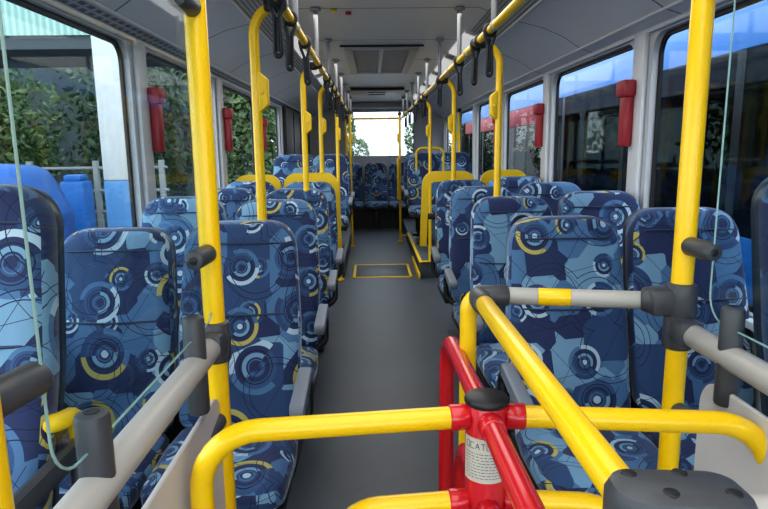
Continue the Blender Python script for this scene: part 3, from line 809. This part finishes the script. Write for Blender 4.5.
def arm(ang, mat, ro, ri):
    d = V(math.cos(ang), math.sin(ang), 0); c = V(HX, HY, 0)
    P = lambda r, z: c+d*r+V(0, 0, z)
    bm = B(); add_tube(bm, fillet([P(.03, 1.000), P(ro, 1.000), P(ro, .42), P(.03, .42)], .085, 9), .0168, 20); a = obj('arm', bm, mat, t, off=t.location)
    bm = B(); add_tube(bm, fillet([P(.03, .861), P(ri, .861), P(ri, .56), P(.03, .56)], .07, 9), .0168, 20); obj('inner_loop', bm, mat, a, off=t.location)
    for z in (1.000, .861, .56, .42):
        bm = B(); cap_tube(bm, P(.028, z), P(.058, z), .0195, 18, .003); obj('socket', bm, 'red', a, off=t.location)
arm(PI+.10, 'yellow', .425, .235); arm(-.12, 'yellow', .415, .215); arm(PI/2+.02, 'red', .41, .20); arm(-PI/2+.01, 'red', .41, .20)

# ------------------------------------------------------------------ outside
bm = B(); add_box(bm, (0, 12, GZ-.05), (90, 90, .1)); struct('ground', bm, 'asphalt', smooth=False)

# the bus alongside on the right
bx = 2.35
t = thing('bus', 'blue bus parked alongside, beyond the right windows', 'bus', (bx+1.2, 5, GZ))
def bpart(name, mat, fn, **kw):
    bm = B(); fn(bm); return obj(name, bm, mat, t, off=t.location, **kw)
def body(bm):
    for x in (bx, bx+2.5):
        add_box(bm, (x, 7.2, .35), (.06, 17, .95), .01)
bpart('lower_side', 'busblue', body)
def roof(bm):
    o = [(bx-.03, 1.98), (bx-.03, 2.62), (bx+.10, 2.86), (bx+.45, 2.98), (bx+2.05, 2.98), (bx+2.40, 2.86), (bx+2.53, 2.62), (bx+2.53, 1.98), (bx+2.47, 1.98), (bx+2.3, 2.40), (bx+.2, 2.40), (bx+.03, 1.98)]
    prism(bm, o, lambda x, z, d: V(x, d, z), -1.3, 15.7)
bpart('roof', 'busblue', roof, sharp=50)
def bfloor(bm): add_box(bm, (bx+1.25, 7.2, -.05), (2.4, 16.9, .1))
bpart('chassis', 'busdark', bfloor)
def ends(bm):
    for y in (-1.3, 15.7): add_box(bm, (bx+1.25, y, .9), (2.5, .06, 3.0), .01)
bpart('end_panel', 'busblue', ends)
for y in (.35, 2.1, 3.85, 5.6, 7.35, 9.1, 10.85, 12.6, 14.35):
    bm = B()
    add_box(bm, (bx, y, 1.40), (.05, .09, 1.18)); add_box(bm, (bx+2.5, y, 1.40), (.05, .09, 1.18)); obj('pillar', bm, 'busdark', t, off=t.location)
for x, z in ((bx-.02, 1.4), (bx+2.52, 1.4)):
    for y in (-.5, 1.225, 2.975, 4.725, 6.475, 8.225, 9.975, 11.725, 13.475, 15.0):
        bm = B(); add_box(bm, (x, y, z), (.006, 1.72, 1.17)); obj('window_pane', bm, 'tint', t, off=t.location, smooth=False)
bm = B(); add_box(bm, (bx-.035, 11.6, 1.84), (.03, 6.4, .26), .008); obj('red_panel', bm, 'busred', t, off=t.location)
for i, y in enumerate((.7, 1.55, 2.4, 3.25, 4.1, 4.95, 5.8, 6.65, 7.5)):
    for x in (bx+.36, bx+.82):
        bm = B(); pillow(bm, [(-.21, .35), (.21, .35), (.21, 1.12), (-.21, 1.12)], [.04, .04, .09, .09], [(.03, -.02), (0, 0), (0, .09), (.03, .11)], lambda u, z, d: V(x+u, y+d+.15*(z-.4), z), 5)
        obj('seat_back', bm, 'seatnavy', t, off=t.location)
    if i % 2 == 0:
        bm = B(); add_tube(bm, fillet([(bx+.2, y+.3, .7), (bx+.2, y+.3, 1.2), (bx+1.0, y+.3, 1.2), (bx+1.0, y+.3, .7)], .1, 5), .045, 10, sx=.6); obj('yellow_frame', bm, 'yellowp', t, off=t.location)
        bm = B(); cap_tube(bm, (bx+1.02, y+.3, .0), (bx+1.02, y+.3, 2.35), .02); obj('yellow_pole', bm, 'yellow', t, off=t.location)
bm = B()
for y in (1.2, 9.0):
    for x in (bx+.14, bx+2.36): cap_tube(bm, (x-.12, y, GZ+.48), (x+.12, y, GZ+.48), .48, 24, .03)
obj('wheel', bm, 'black', t, off=t.location)

# terminal canopy, column, fence and planting on the left
t = thing('canopy', 'pale green corrugated canopy beyond the first left window', 'canopy', (-8, 10.2, GZ))
bm = B(); add_box(bm, (-9.2, 9.4, 4.05), (11.6, .08, 1.9)); obj('fascia', bm, 'sheet', t, off=t.location, smooth=False)
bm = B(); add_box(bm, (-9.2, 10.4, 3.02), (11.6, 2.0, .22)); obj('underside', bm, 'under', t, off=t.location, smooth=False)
t = thing('canopy_column', 'white column with a blue base beyond the first left window', 'column', (-3.64, 9.1, GZ))
bm = B(); add_box(bm, (-3.64, 9.1, 2.04), (.50, .5, 2.11), .03); obj('shaft', bm, 'colw', t, off=t.location)
bm = B(); add_box(bm, (-3.64, 9.1, .06), (.51, .51, 1.86), .03); obj('base', bm, 'colb', t, off=t.location)
t = thing('fence', 'pale railing fence outside the left windows', 'fence', (-7, 10.8, GZ))
for k in range(7):
    bm = B(); add_box(bm, (-10.6+k*1.15, 10.8, .2), (.09, .09, 2.1), .01); obj('post', bm, 'fence', t, off=t.location)
for z in (.35, .72, 1.12):
    bm = B(); cap_tube(bm, (-10.8, 10.8, z), (-3.6, 10.8, z), .03, 10); obj('rail', bm, 'fence', t, off=t.location)
# blue vehicle with a rounded nose
t = thing('van', 'blue rounded van parked outside the first left window', 'van', (-5.2, 8.0, GZ))
bm = B(); pillow(bm, [(-6.9, -.45), (-4.30, -.45), (-4.30, .55), (-4.62, 1.22), (-6.9, 1.36)], [.12, .12, .25, .30, .15], [(.12, -.85), (.03, -.80), (0, -.65), (0, .65), (.03, .80), (.12, .85)], lambda x, z, d: V(x, 8.0+d, z), 6)
obj('body', bm, 'carblue', t, off=t.location, sharp=55)
bm = B(); add_box(bm, (-5.9, 7.16, .95), (1.3, .03, .42), .01); obj('side_window', bm, 'black', t, off=t.location)
bm = B()
for x in (-6.3, -4.75): cap_tube(bm, (x, 7.12, GZ+.34), (x, 7.36, GZ+.34), .34, 22, .03)
obj('wheel', bm, 'black', t, off=t.location)
t = thing('waste_bin', 'bright blue bin standing by the pale fence', 'bin', (-4.98, 10.3, GZ))
bm = B(); add_box(bm, (-4.98, 10.3, .05), (.40, .40, 1.75), .05); obj('body', bm, 'binblue', t, off=t.location)
bm = B(); add_box(bm, (-4.98, 10.3, .97), (.30, .30, .12), .04); obj('lid', bm, 'binblue', t, off=t.location)

def tree(label, x, y, h, cr, zc, mat, n, seed, name='tree', size=.085, trunk=True):
    rr = random.Random(seed)
    t = thing(name, label, name, (x, y, GZ), 'trees and bushes outside')
    if trunk:
        bm = B(); add_tube(bm, [(x, y, GZ), (x+.06, y, GZ+h*.3), (x-.05, y+.05, GZ+h*.6)], [.14, .11, .06], 10); obj('trunk', bm, 'bark', t, off=t.location)
    bm = B()
    for i in range(int(n*2.4)):
        u = V(rr.gauss(0, 1), rr.gauss(0, 1), rr.gauss(0, 1)).normalized()*(rr.random()**.45)
        lump = 1+.28*math.sin(u.x*7+seed)*math.cos(u.z*6+seed*2)
        p = V(x+u.x*cr*lump, y+u.y*cr*.8*lump, zc+u.z*(h*.42)*lump)
        if p.z < GZ+.02: continue
        a = V(rr.gauss(0, 1), rr.gauss(0, 1), rr.gauss(0, 1)).normalized(); b = a.cross(V(rr.gauss(0, 1), rr.gauss(0, 1), .3)).normalized()
        s = size*rr.uniform(.6, 1.4)
        bm.faces.new([bm.verts.new(p+a*s*i_+b*s*j_) for i_, j_ in ((-1, 0), (-.2, -.45), (1, 0), (-.2, .45))])
    obj('foliage', bm, mat, t, off=t.location, smooth=False)
bm = B(); add_box(bm, (-13.5, 17.6, 1.75), (17, .3, 5.2)); struct('wall_backdrop_left', bm, 'darkwall', smooth=False)  # dark backdrop added behind the trees to block the bright sky
bm = B(); add_box(bm, (10.8, 6, 1.2), (.3, 24, 4.1)); struct('wall_backdrop_right', bm, 'darkwall', smooth=False)  # dark backdrop added beyond the bus so its windows stay dark
tree('dark green tree behind the canopy at the far left', -12.5, 14.2, 5.5, 2.2, 1.7, 'leafb', 2600, 1)
tree('green tree behind the fence beyond the first left window', -8.7, 14.0, 5.0, 1.75, 1.6, 'leafa', 2600, 2)
tree('leafy tree behind the white and blue column', -5.3, 14.2, 5.4, 1.6, 1.7, 'leafb', 2400, 3)
tree('tree beyond the second left window', -2.9, 13.2, 5.6, .9, 2.0, 'leafa', 1900, 4)
tree('slim tree beyond the left windows near the rear', -2.9, 17.2, 6.0, 1.1, 2.0, 'leafa', 1600, 5)
tree('dark tree beyond the blue bus', 7.6, 5.0, 6.0, 2.4, 1.6, 'leafb', 2200, 6)
tree('second dark tree beyond the blue bus', 8.0, 10.4, 6.4, 2.3, 1.7, 'leafb', 2200, 7)
tree('tree beyond the front end of the blue bus', 7.6, .2, 5.6, 2.0, 1.5, 'leafb', 1800, 8)
tree('green bush left of the pale building behind the rear window', -.85, 17.5, 3.6, .75, 1.0, 'leafa', 1300, 9, 'bush', .07, False)
tree('green bush right of the pale building behind the rear window', 1.75, 17.0, 3.8, .75, 1.1, 'leafa', 1300, 10, 'bush', .07, False)
t = thing('building', 'pale building seen through the rear window', 'building', (.3, 20, GZ))
bm = B(); add_box(bm, (.55, 20.4, 3.0), (2.6, 2.0, 7.7)); obj('wall', bm, 'build', t, off=t.location, smooth=False)
for x in (.05, .62, 1.2):
    bm = B(); add_box(bm, (x, 19.38, 3.0), (.05, .05, 7.7)); obj('pilaster', bm, 'facade', t, off=t.location, smooth=False)
bm = B(); add_box(bm, (-8.5, 21, 2.4), (9.0, 3, 6.5)); b = obj('block', bm, 'colw', None, smooth=False); b.name = 'apartment_block'; tag(b, 'beige block in the distance beyond the left windows', 'building')

# ------------------------------------------------------------------ light
w = bpy.data.worlds.new('overcast_sky'); sc.world = w; w.use_nodes = True
nt = w.node_tree; bg = nt.nodes['Background']
tc = nt.nodes.new('ShaderNodeTexCoord'); sep = nt.nodes.new('ShaderNodeSeparateXYZ'); nt.links.new(tc.outputs['Generated'], sep.inputs[0])
rp = nt.nodes.new('ShaderNodeValToRGB'); nt.links.new(sep.outputs[2], rp.inputs[0])
rp.color_ramp.elements[0].color = (.93, .95, .97, 1); rp.color_ramp.elements[1].color = (.62, .78, 1, 1); rp.color_ramp.elements[1].position = .9
nt.links.new(rp.outputs[0], bg.inputs[0]); bg.inputs[1].default_value = 4.5
sun = bpy.data.lights.new('sun', 'SUN'); sun.energy = 1.6; sun.angle = .3; so = bpy.data.objects.new('sun', sun); COL.objects.link(so)
so.rotation_euler = Vector((-.35, .75, -1.0)).to_track_quat('-Z', 'Y').to_euler()
for y in (.2, 3.2, 6.2, 9.0):  # added fill lamps below the ceiling, without fixtures of their own
    L = bpy.data.lights.new('aisle_fill_light', 'AREA'); L.shape = 'RECTANGLE'; L.size = .9; L.size_y = 2.2; L.energy = 15 if y < 8 else 8; L.color = (1, .985, .96)
    lo = bpy.data.objects.new('aisle_fill_light', L); COL.objects.link(lo); lo.location = (XC, y, 2.16)

# ------------------------------------------------------------------ camera
cam = bpy.data.cameras.new('camera'); co = bpy.data.objects.new('camera', cam); COL.objects.link(co)
cam.sensor_width = 36; cam.lens = 600/768*36; cam.clip_start = .02; cam.clip_end = 200
yaw, pit, roll = math.radians(-1.13), math.radians(10.02), math.radians(-.7)
Rm = Matrix.Rotation(yaw, 3, 'Z') @ Matrix.Rotation(PI/2-pit, 3, 'X') @ Matrix.Rotation(roll, 3, 'Z')
co.location = (0, 0, 1.4); co.rotation_euler = Rm.to_euler()
sc.camera = co
sc.view_settings.view_transform = 'Standard'
sc.view_settings.look = 'Medium High Contrast'
sc.view_settings.exposure = -.06
